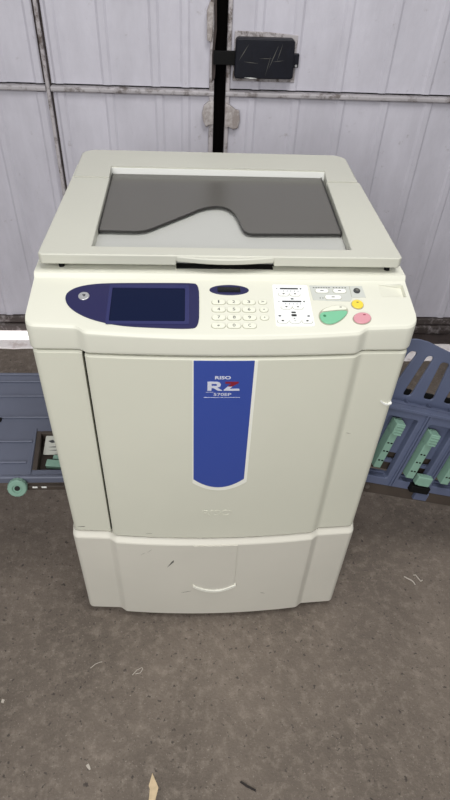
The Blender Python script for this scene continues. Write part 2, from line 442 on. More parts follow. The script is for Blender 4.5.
# ------------------------------------------------------------------ front profile shared by stand and machine
def smoothstep(a, b, x):
    t = min(1, max(0, (x - a) / (b - a))); return t * t * (3 - 2 * t)
def yfront(x):
    a = abs(x)
    base = -0.005 * min(1, max(0, (0.34 - a) / 0.09))
    step = -0.012 * smoothstep(0.257, 0.235, a) if a > 0.2 else -0.012
    bulge = -0.012 * max(0, 1 - (a / 0.236) ** 2)
    return base + step + bulge
def xs_between(x0, x1, n):
    s = {x0 + (x1 - x0) * i / n for i in range(n + 1)}
    for k in range(9):
        for sg in (-1, 1):
            v = sg * (0.232 + 0.0035 * k)
            if x0 < v < x1: s.add(v)
    return sorted(s)
def front_poly(x0, x1, depth, off=0.0, r0=0.0, r1=0.0, n=26):
    """plan outline: curved front between x0 and x1, flat back at y=depth; r0/r1 round the front corners"""
    pts = []
    lo, hi = x0 + r0, x1 - r1
    if r0:
        yc = yfront(lo) + off + r0
        for i in range(6):
            a = math.pi + math.pi / 2 * i / 6; pts.append((lo + r0 * math.cos(a), yc + r0 * math.sin(a)))
    pts += [(x, yfront(x) + off) for x in xs_between(lo, hi, n)]
    if r1:
        yc = yfront(hi) + off + r1
        for i in range(1, 7):
            a = 1.5 * math.pi + math.pi / 2 * i / 6; pts.append((hi + r1 * math.cos(a), yc + r1 * math.sin(a)))
    pts += [(x1, depth), (x0, depth)]
    return pts
def ring_solid(bm, rings):
    """rings: list of (outline, z); closed loft"""
    R = [[bm.verts.new((p[0], p[1], z)) for p in pl] for pl, z in rings]
    k = len(R[0])
    for a, b in zip(R, R[1:]):
        for i in range(k): bm.faces.new((a[i], a[(i + 1) % k], b[(i + 1) % k], b[i]))
    bm.faces.new(R[0][::-1]); bm.faces.new(R[-1])
def curved_patch(name, x0, x1, ztop, zbot, h0, h1, m, parent, n=20):
    """thin plate lying on the curved front"""
    bm = bmesh.new(); fr, bk = [], []
    for i in range(n + 1):
        x = x0 + (x1 - x0) * i / n
        zt = ztop(x) if callable(ztop) else ztop; zb = zbot(x) if callable(zbot) else zbot
        y = yfront(x)
        fr.append((bm.verts.new((x, y - h1, zt)), bm.verts.new((x, y - h1, zb))))
        bk.append((bm.verts.new((x, y - h0, zt)), bm.verts.new((x, y - h0, zb))))
    for i in range(n):
        bm.faces.new((fr[i][0], fr[i][1], fr[i + 1][1], fr[i + 1][0]))
        bm.faces.new((bk[i][0], bk[i + 1][0], bk[i + 1][1], bk[i][1]))
        bm.faces.new((fr[i][0], fr[i + 1][0], bk[i + 1][0], bk[i][0]))
        bm.faces.new((fr[i][1], bk[i][1], bk[i + 1][1], fr[i + 1][1]))
    for i in (0, n): bm.faces.new((fr[i][0], bk[i][0], bk[i][1], fr[i][1]))
    return finish(name, bm, m, parent, angle=20)

# ------------------------------------------------------------------ machine stand (cabinet under the duplicator)
st = thing('machine_stand', (0, 0, 0), 'low grey white cabinet on the floor carrying the cream copying machine', 'cabinet')
bm = bmesh.new()
P = lambda o_: front_poly(-0.345, 0.3485, 0.655, o_, 0.016, 0.016)
ring_solid(bm, [(P(-0.003), 0.020), (P(-0.009), 0.026), (P(-0.009), 0.357), (P(-0.0075), 0.3600), (P(0.004), 0.3690)])
finish('cabinet_body', bm, M['stand'], st, angle=14)
# finger pull tab: raised lip that ends in a bowed sill
pull = lambda x, z: z - 0.026 * (1 - ((x - 0.0025) / 0.056) ** 2)
curved_patch('pull_panel', -0.0515, 0.0545, 0.3590, lambda x: pull(x, 0.181), 0.0060, 0.0116, M['stand'], st)
curved_patch('pull_ledge', -0.0535, 0.0585, lambda x: pull(x, 0.1825), lambda x: pull(x, 0.1745), 0.0069, 0.0148, M['trim_white'], st)
for x, y in ((-0.243, 0.022), (0.243, 0.022), (-0.27, 0.60), (0.27, 0.60)):
    bm = bmesh.new(); tube(bm, (x, y, 0.0), (x, y, 0.024), 0.020, 18, 0.022)
    finish('foot', bm, M['black'], st, 0.002)
for p, q, w, mm in (((-0.118, 0.262), (-0.088, 0.312), 0.0028, 'scuff'), ((-0.182, 0.312), (-0.165, 0.328), 0.0008, 'scuff_pale'), ((-0.165, 0.324), (-0.152, 0.34), 0.0008, 'scuff_pale'),
                    ((-0.085, 0.138), (-0.05, 0.15), 0.0008, 'scuff'), ((0.125, 0.128), (0.142, 0.121), 0.0022, 'scuff_pale')):
    h = -max(yfront(p[0]), yfront(q[0])) + 0.0094
    scratch(p, q, w, M[mm], st, FRONT, h).name = 'scuff'

# ------------------------------------------------------------------ duplicator
du = thing('digital_duplicator', (0, 0, 0.371), 'cream office duplicator with control panel and blue front stripe, standing on its low cabinet', 'copier')
DL = Vector((0, 0, -0.371))
def D(o): o.location = DL; return o
bm = bmesh.new(); box(bm, -0.339, 0.3435, 0.022, 0.655, 0.3735, 0.9205)
D(finish('body_shell', bm, M['cream'], du, 0.004))
bm = bmesh.new(); box(bm, -0.262, -0.232, 0.004, 0.030, 0.376, 0.921)
D(finish('door_gap_shade', bm, M['black'], du))  # black strip put in place of the shade inside the gap
# front column and front door, curved plates 2 cm thick
def zlow(x): return 0.9265 - 0.0060 * (min(abs(x), 0.34) / 0.34) ** 2
def front_plate(name, x0, x1, r0, r1, m):
    bm = bmesh.new()
    Q = lambda o_: front_poly(x0, x1, 0.0225, o_, r0, r1)
    ring_solid(bm, [(Q(0.003), 0.3755), (Q(0.0), 0.3785), (Q(0.0), 0.9180), (Q(0.004), 0.9215)])
    for v in bm.verts:
        if v.co.z > 0.9: v.co.z += zlow(v.co.x) - 0.9265
    return D(finish(name, bm, m, du, angle=32))
front_plate('side_column', -0.340, -0.2500, 0.014, 0.0, M['cream_door'])
fd = front_plate('front_door', -0.2445, 0.3445, 0.0, 0.014, M['cream_door'])
def DF(o): o.location = (0, 0, 0); return o      # children of a part already carried by it
# blue stripe with white surround
arc = lambda x, c, hw, z, dip: z - dip * math.sqrt(max(0, 1 - ((x - c) / hw) ** 2)) if abs(x - c) < hw else z
D(curved_patch('stripe_surround', -0.0545, 0.0625, 0.9170, lambda x: 0.5850 - 0.0270 * (1 - ((x - 0.003) / 0.0595) ** 2), -0.004, 0.0010, M['trim_white'], du))
bs = D(curved_patch('blue_stripe', -0.0525, 0.0560, 0.9175, lambda x: 0.5965 - 0.0270 * (1 - ((x - 0.00175) / 0.0543) ** 2), -0.004, 0.0018, M['blue'], du))
hT = -yfront(0) + 0.0016
text('maker_lettering', 'RISO', 0.012, FRONT, 0.0008, 0.8800, hT, M['silver_ink'], bs, width=0.029, height=0.0078, bold=0.0004)
def rz():
    f = FRONT
    R_ = [(-0.026, 0.8495), (-0.0215, 0.8495), (-0.0205, 0.8695), (-0.0245, 0.8695)]
    bm = bmesh.new()
    z0, z1 = 0.8490, 0.8705
    # letter R, outer with a counter
    outer = [(-0.0270, z0), (-0.0195, z0), (-0.0195, z0 + 0.0065), (-0.0165, z0 + 0.0065), (-0.0075, z0), (0.0010, z0), (-0.0090, z0 + 0.0075),
             (-0.0035, z0 + 0.0100), (-0.0025, z0 + 0.0150), (-0.0045, z0 + 0.0195), (-0.0090, z1), (-0.0270, z1)]
    hole = [(-0.0195, z0 + 0.0115), (-0.0110, z0 + 0.0115), (-0.0092, z0 + 0.0138), (-0.0110, z0 + 0.0165), (-0.0195, z0 + 0.0165)]
    prism(bm, outer, f, hT, hT + 0.0006, [hole]); finish('model_lettering', bm, M['silver_ink'], bs, smooth=False)
    zt = (z0 + z1) / 2
    bm = bmesh.new()
    prism(bm, [(0.0055, z1 - 0.0045), (0.0055, z1), (0.0300, z1), (0.0300, z1 - 0.003), (0.0185, zt - 0.0005), (0.0100, zt - 0.0005), (0.0165, z1 - 0.0045)], f, hT, hT + 0.0006)
    finish('model_lettering', bm, M['red_ink'], bs, smooth=False)
    bm = bmesh.new()
    prism(bm, [(0.0100, zt - 0.001), (0.0182, zt - 0.001), (0.0140, z0 + 0.0045), (0.0315, z0 + 0.0045), (0.0325, z0), (0.0030, z0), (0.0030, z0 + 0.002)], f, hT, hT + 0.0006)
    finish('model_lettering', bm, M['silver_ink'], bs, smooth=False)
rz()
text('number_lettering', '570EP', 0.010, FRONT, 0.0012, 0.8395, hT, M['silver_ink'], bs, width=0.033, height=0.0072, bold=0.0001)
obox('print_line', -0.0335, 0.034, yfront(0) - 0.0022, yfront(0) - 0.0014, 0.8318, 0.8324, M['silver_ink'], bs)
obox('print_line', -0.030, -0.016, yfront(0) - 0.0022, yfront(0) - 0.0014, 0.8450, 0.8455, M['silver_ink'], bs)
D(text('embossed_lettering', 'RISO', 0.03, FRONT, 0.0015, 0.4755, -yfront(0) - 0.0004, M['cream_door'], du, width=0.068, height=0.021, bold=0.0006, ext=0.0011))
# finger scoop on the right edge of the door
bm = bmesh.new()
prism(bm, [(0.317 + 0.024 * (k / 10), 0.795 - 0.010 * math.sin(math.pi * k / 10 * 0.75)) for k in range(11)] +
      [(0.317 + 0.024 * (k / 10), 0.7985 - 0.010 * math.sin(math.pi * k / 10 * 0.75)) for k in range(10, -1, -1)], FRONT, -0.004, 0.0028)
D(finish('finger_scoop', bm, M['white'], du))
for p, q, w, mm in (((-0.339 + 0.010, 0.392), (-0.300, 0.3925), 0.0012, 'scuff'), ((-0.165, 0.392), (-0.10, 0.394), 0.0009, 'scuff'), ((0.262, 0.71), (0.274, 0.707), 0.0012, 'scuff_pale')):
    h = -max(yfront(p[0]), yfront(q[0])) + 0.0006
    D(scratch(p, q, w, M[mm], du, FRONT, h)).name = 'scuff'

# control console: loft of a cross-section along x
K = 0.20; Z0 = 0.974
KN = math.sqrt(1 + K * K)
def console_section(x):
    zb = zlow(x)
    e = max(0.0, (x - 0.326) / 0.0225 if x > 0 else (-x - 0.326) / 0.0165)             # rounding of the two front corners
    r = (0.022 if x > 0 else 0.015) * (1 - math.sqrt(max(0, 1 - e * e))) if e > 0 else 0.0
    y = yfront(x) * 0.95 + r - 0.002
    soft = yfront(x) if abs(x) < 0.2 else yfront(x)
    ys = [(y + 0.010, zb), (y + 0.0035, zb), (y + 0.0008, zb + 0.0022), (y, zb + 0.0062), (y + 0.0003, 0.9620), (y + 0.0013, Z0 + K * y - 0.0045),
          (y + 0.0042, Z0 + K * (y + 0.0042) - 0.0012), (y + 0.0090, Z0 + K * (y + 0.0090))]
    ys += [(yy, Z0 + K * yy) for yy in (0.030, 0.060, 0.090, 0.110)]
    ys += [(0.1135, Z0 + K * 0.1135 + 0.0008), (0.1155, 1.0022), (0.1180, 1.0055), (0.1215, 1.0062), (0.655, 1.0062), (0.655, zb)]
    return ys
def build_console():
    bm = bmesh.new()
    xs = sorted(set([round(v, 5) for v in xs_between(-0.326, 0.326, 40)] + [s * (0.326 + (0.0225 if s > 0 else 0.0165) * t) for s in (-1, 1) for t in (0.25, 0.5, 0.7, 0.85, 0.95, 1.0)]))
    R = [[bm.verts.new((x, y, z)) for y, z in console_section(x)] for x in xs]
    k = len(R[0])
    for a, b in zip(R, R[1:]):
        for i in range(k): bm.faces.new((a[i], a[(i + 1) % k], b[(i + 1) % k], b[i]))
    bm.faces.new(R[0]); bm.faces.new(R[-1][::-1])
    o = finish('control_console', bm, M['cream'], du, angle=18)
    # card pocket at the right end, cut out of the deck: shallow at its left, deep at its right
    bm = bmesh.new()
    prism(bm, [(0.2950, 0.003), (0.3420, 0.003), (0.3400, -0.008), (0.3340, -0.008), (0.2950, -0.0012)],
          (Vector((0, 0.072, Z0 + K * 0.072)), Vector((1, 0, 0)), Vector((0, -K, 1)).normalized(), Vector((0, 1, K)).normalized()), 0.0, 0.033)
    bm.normal_update()
    c = finish('pocket_cutter', bm, M['cream'], smooth=False)
    md = o.modifiers.new('pocket', 'BOOLEAN'); md.object = c; md.operation = 'DIFFERENCE'; md.solver = 'EXACT'
    o.location = DL; bpy.context.view_layer.update(); dg = bpy.context.evaluated_depsgraph_get(); dg.update()
    me = bpy.data.meshes.new_from_object(o.evaluated_get(dg))
    o.modifiers.clear(); o.data = me; me.name = 'control_console'
    bpy.data.objects.remove(c)
    me.set_sharp_from_angle(angle=math.radians(18))
    w = o.modifiers.new('weighted_normals', 'WEIGHTED_NORMAL'); w.keep_sharp = True
    return o
co = D(build_console())

# frame of the sloping deck: u = x, v = world y, n = deck normal
DECK = (Vector((0, 0, Z0)), Vector((1, 0, 0)), Vector((0, 1, K)), Vector((0, -K, 1)).normalized())
def deck(name, poly, h0, h1, m, parent=None, bevel=0.0, holes=()):
    o = oprism(name, poly, DECK, h0, h1, m, parent or du, bevel, holes)
    if parent is None: o.location = DL
    return o
ov = smooth_loop([(-0.0425, 0.0995), (-0.0585, 0.1025), (-0.14, 0.1015), (-0.205, 0.1000), (-0.236, 0.0970), (-0.262, 0.0895), (-0.2775, 0.0765), (-0.2805, 0.0620), (-0.274, 0.0440), (-0.258, 0.0275),
      (-0.235, 0.0130), (-0.205, 0.0020), (-0.17, -0.0055), (-0.12, -0.0085), (-0.060, -0.0110), (-0.0435, -0.0060), (-0.042, 0.045)], 2)
lcd_hole = rrect(-0.1985, -0.0675, 0.0058, 0.0878, 0.002, 2)
sp = deck('screen_panel', ov, -0.003, 0.0016, M['navy'], holes=[lcd_hole])
deck('screen_frame', rrect(-0.2040, -0.0600, -0.0010, 0.0955, 0.003, 3), 0.0012, 0.0024, M['navy_light'], sp, holes=[lcd_hole])
deck('screen', rrect(-0.200, -0.066, 0.0045, 0.0890, 0.002, 2), -0.002, 0.0006, M['lcd'], sp)
deck('wake_button', ellipse(-0.2474, 0.0655, 0.0098, 0.0098), 0.001, 0.0032, M['chrome'], sp, 0.0008)
deck('wake_symbol', [(-0.2500, 0.0690), (-0.2445, 0.0690), (-0.2450, 0.0655), (-0.2470, 0.0625), (-0.2480, 0.0655), (-0.2500, 0.0665)], 0.0031, 0.0034, M['ink'], sp)

# oval print quantity display
ds = deck('quantity_display', ellipse(0.0130, 0.0858, 0.0362, 0.0130, 40), -0.001, 0.0014, M['navy'], bevel=0.0006)
deck('display_window', rrect(-0.0085, 0.0335, 0.0790, 0.0925, 0.001, 2), 0.0010, 0.0018, M['display'], ds)
# keypad
def pill(cx, cy, w, h): return rrect(cx - w / 2, cx + w / 2, cy - h / 2, cy + h / 2, min(w, h) * 0.49, 5)
rows = [(0.0545, -0.0085, 'k1', '123'), (0.0359, -0.0090, 'k4', '456'), (0.0165, -0.0093, 'k7', '789'), (-0.0026, -0.0105, 'ks', '*0C')]
for y, x0, _, chars in rows:
    for i, ch in enumerate(chars):
        x = x0 + 0.0012 + 0.0271 * i
        g = deck('number_key', pill(x, y, 0.0258, 0.0128), -0.001, 0.0004, M['key_edge'])
        deck('key_cap', pill(x, y, 0.0238, 0.0112), -0.001, 0.0022, M['key'], g, 0.0006)
        text('key_symbol', ch, 0.010, DECK, x, y - (0.001 if ch == '*' else 0), 0.0022, M['ink'], g, height=0.0064 if ch != '*' else 0.0045, width=0.0048 if ch != '1' else 0.0022, ext=0.0002)
for (x, y, s) in ((0.0722, 0.0555, '>'), (0.0732, 0.0362, '-'), (0.0728, 0.0168, '+')):
    g = deck('function_key', pill(x, y, 0.0165, 0.0120), -0.001, 0.0004, M['key_edge'])
    deck('key_cap', pill(x, y, 0.0148, 0.0105), -0.001, 0.0020, M['key'], g, 0.0006)
    text('key_symbol', s, 0.009, DECK, x, y, 0.0020, M['ink'], g, width=0.0055 if s == '>' else 0.003, height=0.0035 if s != '-' else 0.0014, ext=0.0002)

# white adjustment panel with three groups of keys
wp = deck('adjustment_panel',
          [(0.0955, 0.1015), (0.1570, 0.1005), (0.1590, 0.0985), (0.1604, 0.0010), (0.1585, -0.0025), (0.0940, -0.0030), (0.0915, -0.0005), (0.0935, 0.0990)], -0.001, 0.0009, M['white_panel'])
def adj(name, poly, m, h=0.0013): return deck(name, poly, 0.0005, h, m, wp)
for (y, xa, xb) in ((0.0905, 0.1030, 0.1465), (0.0575, 0.1040, 0.1490)):
    adj('scale_bar', rrect(xa + 0.004, xb - 0.006, y - 0.0016, y + 0.0016, 0.0005, 1), M['black_ink'])
    for k in range(5):
        adj('indicator', ellipse(xa + 0.0100 + 0.0068 * k, y - 0.0062, 0.0009, 0.0009, 8), M['ink'])
    adj('scale_mark', ellipse(xa - 0.0020, y, 0.0010, 0.0010, 8), M['ink'])
    adj('scale_mark', ellipse(xb - 0.0010, y, 0.0016, 0.0016, 8), M['black_ink'])
    for dx in (-0.0125, 0.0085):
        cx, cy = (xa + xb) / 2 + dx, y - 0.0150
        adj('adjust_key', pill(cx, cy, 0.0205, 0.0105), M['key_edge'], 0.0011)
        adj('key_cap', pill(cx, cy, 0.0188, 0.0092), M['white'], 0.0022)
        adj('key_symbol', ellipse(cx, cy + 0.0005, 0.0020, 0.0013, 8), M['black_ink'], 0.0025)
adj('scale_mark', rrect(0.1245, 0.1295, 0.0625, 0.0655, 0.0005, 1), M['ink'])
for k, cx in enumerate((0.1042, 0.1262, 0.1478)):
    adj('adjust_key', pill(cx, 0.0085, 0.0205, 0.0110), M['key_edge'], 0.0011)
    adj('key_cap', pill(cx, 0.0085, 0.0188, 0.0097), M['white'], 0.0022)
    if k != 1: adj('key_symbol', ellipse(cx, 0.0088, 0.0024, 0.0016, 8), M['black_ink'], 0.0025)
    else: adj('key_symbol', rrect(cx - 0.002, cx + 0.002, 0.0080, 0.0088, 0.0003, 1), M['ink'], 0.0025)
    if k != 1: adj('scale_mark', ellipse(cx - 0.004 + 0.004 * k, 0.0215, 0.0026, 0.0016, 8), M['black_ink'])
adj('scale_mark', rrect(0.1218, 0.1298, 0.0285, 0.0320, 0.0008, 1), M['black_ink'])
adj('scale_mark', rrect(0.1212, 0.1305, 0.0205, 0.0258, 0.0008, 1), M['black_ink'])
adj('scale_mark', rrect(0.1245, 0.1272, 0.0150, 0.0165, 0.0004, 1), M['ink'])

# grey panel with keys and a round dial
gp = deck('mode_panel', [(0.1632, 0.1000), (0.2370, 0.0990), (0.2625, 0.1000), (0.2645, 0.0700), (0.2400, 0.0690), (0.2335, 0.0590), (0.1655, 0.0620)], -0.001, 0.0009, M['grey_panel'])
def gpn(name, poly, m, h=0.0013): return deck(name, poly, 0.0005, h, m, gp)
for k in range(7): gpn('indicator', rrect(0.1690 + 0.0048 * k, 0.1720 + 0.0048 * k, 0.0935, 0.0950, 0.0003, 1), M['ink'])
for k in range(5): gpn('indicator', rrect(0.2065 + 0.0055 * k, 0.2095 + 0.0055 * k, 0.0935, 0.0950, 0.0003, 1), M['ink'])
for cx, cy, w in ((0.1845, 0.0850, 0.0240), (0.2175, 0.0850, 0.0240), (0.2030, 0.0685, 0.0300)):
    gpn('mode_key', pill(cx, cy, w + 0.002, 0.0115), M['key_edge'], 0.0011)
    gpn('key_cap', pill(cx, cy, w, 0.0100), M['white'], 0.0022)
    gpn('key_symbol', rrect(cx - 0.003, cx + 0.003, cy - 0.0005, cy + 0.0011, 0.0003, 1), M['ink'], 0.0025)
for k in range(2): gpn('indicator', ellipse(0.1790 + 0.005 * k, 0.0670, 0.0009, 0.0013, 8), M['ink'])
gpn('panel_divider', rrect(0.2378, 0.2385, 0.0700, 0.0985, 0.0002, 1), M['key_edge'])
gpn('dial', ellipse(0.2502, 0.0860, 0.0062, 0.0062), M['ink'], 0.0030)
gpn('dial_cap', ellipse(0.2508, 0.0868, 0.0030, 0.0030), M['scuff'], 0.0036)

# start, proof and stop keys
sk = deck('start_key_surround', smooth_loop([(0.1722, 0.0330), (0.1890, 0.0445), (0.2080, 0.0495), (0.2235, 0.0450), (0.2268, 0.0345), (0.2175, 0.0195), (0.2030, 0.0060), (0.1865, -0.0010), (0.1735, 0.0040), (0.1690, 0.0180)], 2), -0.001, 0.0010, M['key_edge'])
deck('start_key', smooth_loop([(0.1738, 0.0285), (0.1870, 0.0310), (0.2050, 0.0335), (0.2235, 0.0345), (0.2220, 0.0265), (0.2120, 0.0150), (0.2000, 0.0055), (0.1865, 0.0005), (0.1745, 0.0055), (0.1705, 0.0180)], 2), 0.0005, 0.0034, M['green_key'], sk, 0.001)
deck('start_key_rim', smooth_loop([(0.1740, 0.0315), (0.1890, 0.0430), (0.2080, 0.0480), (0.2220, 0.0440), (0.2240, 0.0372), (0.2050, 0.0362), (0.1870, 0.0335)], 2), 0.0005, 0.0030, M['key'], sk, 0.0008)
deck('start_symbol', ellipse(0.1800, 0.0200, 0.0028, 0.0028, 12), 0.0033, 0.0037, M['green_ink'], sk)
deck('key_symbol', rrect(0.2105, 0.2145, 0.0415, 0.0430, 0.0004, 1), 0.0029, 0.0033, M['ink'], sk)
yk = deck('proof_key_surround', ellipse(0.2452, 0.0509, 0.0118, 0.0118), -0.001, 0.0008, M['key_edge'])
deck('proof_key', ellipse(0.2452, 0.0509, 0.0106, 0.0106), 0.0004, 0.0034, M['yellow_key'], yk, 0.001)
deck('key_symbol', rrect(0.2435, 0.2475, 0.0535, 0.0555, 0.0004, 1), 0.0033, 0.0036, M['ink'], yk)
pk = deck('stop_key_surround', ellipse(0.2474, 0.0163, 0.0178, 0.0140, 32, 0.35), -0.001, 0.0008, M['key_edge'])
deck('stop_key', ellipse(0.2474, 0.0163, 0.0166, 0.0128, 32, 0.35), 0.0004, 0.0034, M['pink_key'], pk, 0.001)
deck('key_symbol', rrect(0.2500, 0.2545, 0.0225, 0.0245, 0.0004, 1), 0.0033, 0.0036, M['red_ink'], pk)

# scanner lid
def LP(name, poly, z0, z1, m, parent=None, bevel=0.0, seg=2):
    o = oprism(name, poly, WORLD, z0, z1, m, parent or du, bevel, (), seg)
    if parent is None: o.location = DL
    return o
# flat front frame, U-shaped around the document well
frame_u = [(-0.327, 0.126), (0.332, 0.126), (0.3375, 0.131), (0.3370, 0.490), (0.2595, 0.490), (0.2470, 0.1585), (-0.2395, 0.1585), (-0.2420, 0.490), (-0.3265, 0.490), (-0.3325, 0.131)]
def lid_body():
    bm = bmesh.new(); prism(bm, frame_u, WORLD, 1.0185, 1.0385)
    o = finish('scanner_lid', bm, M['lid'], du); o.location = DL
    bm = bmesh.new(); box(bm, -0.084, 0.097, 0.110, 0.150, 1.010, 1.0285)
    c = finish('notch_cutter', bm, M['lid'], smooth=False)
    md = o.modifiers.new('notch', 'BOOLEAN'); md.object = c; md.operation = 'DIFFERENCE'; md.solver = 'EXACT'
    bpy.context.view_layer.update(); dg = bpy.context.evaluated_depsgraph_get(); dg.update()
    me = bpy.data.meshes.new_from_object(o.evaluated_get(dg)); o.modifiers.clear(); o.data = me; me.name = 'scanner_lid'
    bpy.data.objects.remove(c)
    b = o.modifiers.new('bevel', 'BEVEL'); b.width = 0.0022; b.segments = 3; b.limit_method = 'ANGLE'; b.angle_limit = math.radians(35)
    w = o.modifiers.new('weighted_normals', 'WEIGHTED_NORMAL'); w.keep_sharp = True
    return o
ld = lid_body()
LP('lid_grip', [(-0.086, 0.135), (-0.083, 0.1255)] + [(-0.083 + 0.179 * k / 12, 0.1262 - 0.0105 * math.sin(math.pi * k / 12)) for k in range(1, 12)] + [(0.096, 0.1255), (0.099, 0.135)], 1.0255, 1.0365, M['lid'], ld, 0.002)
LP('grip_shade', [(-0.0845, 0.1365), (-0.0845, 0.1495), (0.0975, 0.1495), (0.0975, 0.1365)], 1.0063, 1.0090, M['black'], ld)  # black strip painting the shade below the grip
# hinge cover: slightly domed back part with the end wall of the well
def hinge_cover():
    bm = bmesh.new()
    def outline(o_):
        r = 0.030; pts = [(-0.3265 + o_, 0.491)]
        pts = [(-0.2425, 0.491), (-0.2440, 0.548), (0.2640, 0.548), (0.2595, 0.491), (0.3365 - o_, 0.491)]
        for i in range(7):
            a = math.pi / 2 * i / 6; pts.append((0.3368 - o_ - r + r * math.cos(a), 0.672 - o_ - r + r * math.sin(a)))
        for i in range(7):
            a = math.pi / 2 + math.pi / 2 * i / 6; pts.append((-0.3262 + o_ + r + r * math.cos(a), 0.672 - o_ - r + r * math.sin(a)))
        pts.append((-0.3265 + o_, 0.491)); return pts
    ring_solid(bm, [(outline(0.0), 1.0185), (outline(0.0), 1.0330), (outline(0.0025), 1.0375), (outline(0.0075), 1.0400)])
    for v in bm.verts:                                   # dome: rises a little behind the seam
        if v.co.z > 1.034: v.co.z += 0.004 * smoothstep(0.491, 0.55, v.co.y) - 0.0035 * smoothstep(0.60, 0.67, v.co.y)
    return finish('hinge_cover', bm, M['lid'], du, angle=40)
D(hinge_cover())
LP('document_well', [(-0.262, 0.1560), (0.270, 0.1560), (0.280, 0.556), (-0.262, 0.556)], 1.0070, 1.0183, M['pan'], ld)
LP('well_wall', [(-0.2440, 0.5465), (0.2640, 0.5465), (0.2640, 0.5485), (-0.2440, 0.5485)], 1.0180, 1.0400, M['white'], ld)
# smoked see-through document tray with its wavy front edge
wav = [(-0.2390, 0.2370), (-0.1680, 0.2350)]
ctrl = [(-0.161, 0.2355), (-0.150, 0.2385), (-0.138, 0.2480), (-0.100, 0.2850), (-0.062, 0.3220), (-0.043, 0.3420), (-0.024, 0.3550), (-0.004, 0.3600), (0.010, 0.3570), (0.022, 0.3460), (0.032, 0.3250), (0.038, 0.2950), (0.043, 0.2600), (0.047, 0.2420), (0.055, 0.2330), (0.066, 0.2310)]
wav = [(x, y + 0.009) for x, y in wav]; ctrl = [(x + 0.003, y + 0.010) for x, y in ctrl]
tray_poly = wav + ctrl + [(0.2478, 0.2460), (0.2570, 0.5440), (-0.2415, 0.5440)]
dt = LP('document_tray', tray_poly, 1.0235, 1.0275, M['smoke'], None, 0.0008)
# dark rims where the sheet is edge-on
def rim(pts, w, z0, z1, name='tray_rim'):
    L_, R_ = [], []
    for i, p in enumerate(pts):
        a = Vector(pts[max(0, i - 1)]); b = Vector(pts[min(len(pts) - 1, i + 1)])
        t = (b - a).normalized(); n_ = Vector((-t.y, t.x)) * w
        L_.append((p[0] + n_.x, p[1] + n_.y)); R_.append((p[0] - n_.x * 0.05, p[1] - n_.y * 0.05))
    LP(name, L_ + R_[::-1], z0, z1, M['rim'], dt)
rim(wav + ctrl + [(0.2478, 0.2460)], 0.0009, 1.0232, 1.0279)
LP('tray_rim', [(-0.2394, 0.2455), (-0.2374, 0.2455), (-0.2402, 0.5440), (-0.2418, 0.5440)], 1.0205, 1.0290, M['rim'], dt)
LP('tray_rim', [(0.2462, 0.2455), (0.2480, 0.2455), (0.2574, 0.5440), (0.2558, 0.5440)], 1.0205, 1.0290, M['rim'], dt)
# rubber bumpers under the lid
for x in (-0.296, 0.318):
    bm = bmesh.new(); tube(bm, (x, 0.142, 1.006), (x, 0.142, 1.019), 0.0055, 12)
    D(finish('lid_bumper', bm, M['black'], du))
bm = bmesh.new(); box(bm, -0.322, 0.324, 0.150, 0.650, 1.0060, 1.0072)
D(finish('scanner_glass', bm, M['dark_gap'], du))

# ------------------------------------------------------------------ left tray (flat paper tray)
lt = D(oprism('paper_tray', [(-0.74, 0.108), (-0.3385, 0.108), (-0.3385, 0.492), (-0.74, 0.492)], WORLD, 0.440, 0.452, M['tray_left'], du, 0.003,
              holes=[[(-0.448, 0.128), (-0.352, 0.128), (-0.352, 0.258), (-0.462, 0.258)]]))
for y in (0.462, 0.398, 0.312, 0.222, 0.150):
    obox('tray_ridge', -0.735, -0.468 if y < 0.27 else -0.340, y - 0.0025, y + 0.0025, 0.4515, 0.4570, M['tray_left'], lt, 0.002)
obox('front_lip', -0.74, -0.3395, 0.0985, 0.1085, 0.434, 0.455, M['tray_left'], lt, 0.003)
obox('back_lip', -0.74, -0.3395, 0.4915, 0.5000, 0.440, 0.456, M['tray_left'], lt, 0.002)
oprism('tray_rib', [(-0.455, 0.112), (-0.450, 0.112), (-0.465, 0.268), (-0.470, 0.268)], WORLD, 0.4515, 0.456, M['tray_left'], lt, 0.001)
obox('slide_stop', -0.600, -0.566, 0.296, 0.306, 0.4515, 0.4600, M['black'], lt, 0.001)
# pocket with label and clip next to the machine
obox('pocket_floor', -0.462, -0.350, 0.126, 0.260, 0.418, 0.424, M['brown_metal'], lt)
oprism('pocket_wall', [(-0.450, 0.126), (-0.438, 0.126), (-0.452, 0.260), (-0.464, 0.260)], WORLD, 0.4235, 0.4535, M['brown_metal'], lt, 0.001)
obox('pocket_wall', -0.4520, -0.352, 0.2515, 0.260, 0.4235, 0.4535, M['brown_metal'], lt, 0.001)
LBL = (Vector((-0.440, 0.196, 0.4300)), Vector((1, 0, 0)), Vector((0, 0.97, 0.24)), Vector((0, -0.24, 0.97)))
lb = oprism('caution_label', rrect(0.0, 0.090, 0.0, 0.056, 0.003, 2), LBL, 0.0, 0.002, M['label_paper'], lt)
for p in ([(0.008, 0.040), (0.020, 0.044), (0.026, 0.036), (0.018, 0.034)], [(0.028, 0.033), (0.040, 0.038), (0.042, 0.033)], [(0.010, 0.022), (0.030, 0.024), (0.030, 0.021)], [(0.014, 0.012), (0.034, 0.014), (0.034, 0.0115)]):
    oprism('label_mark', p, LBL, 0.0018, 0.0024, M['ink'], lb)
CLP = (Vector((-0.424, 0.150, 0.4300)), Vector((0.96, -0.10, 0)), Vector((0.10, 0.94, 0.2)), Vector((0, -0.2, 0.96)))
gc = oprism('green_clip', rrect(0.0, 0.060, 0.0, 0.020, 0.002, 2), CLP, 0.0, 0.014, M['mint'], lt, 0.001)
oprism('clip_arm', rrect(0.012, 0.050, 0.021, 0.038, 0.002, 2), CLP, -0.004, 0.008, M['mint'], lt, 0.001)
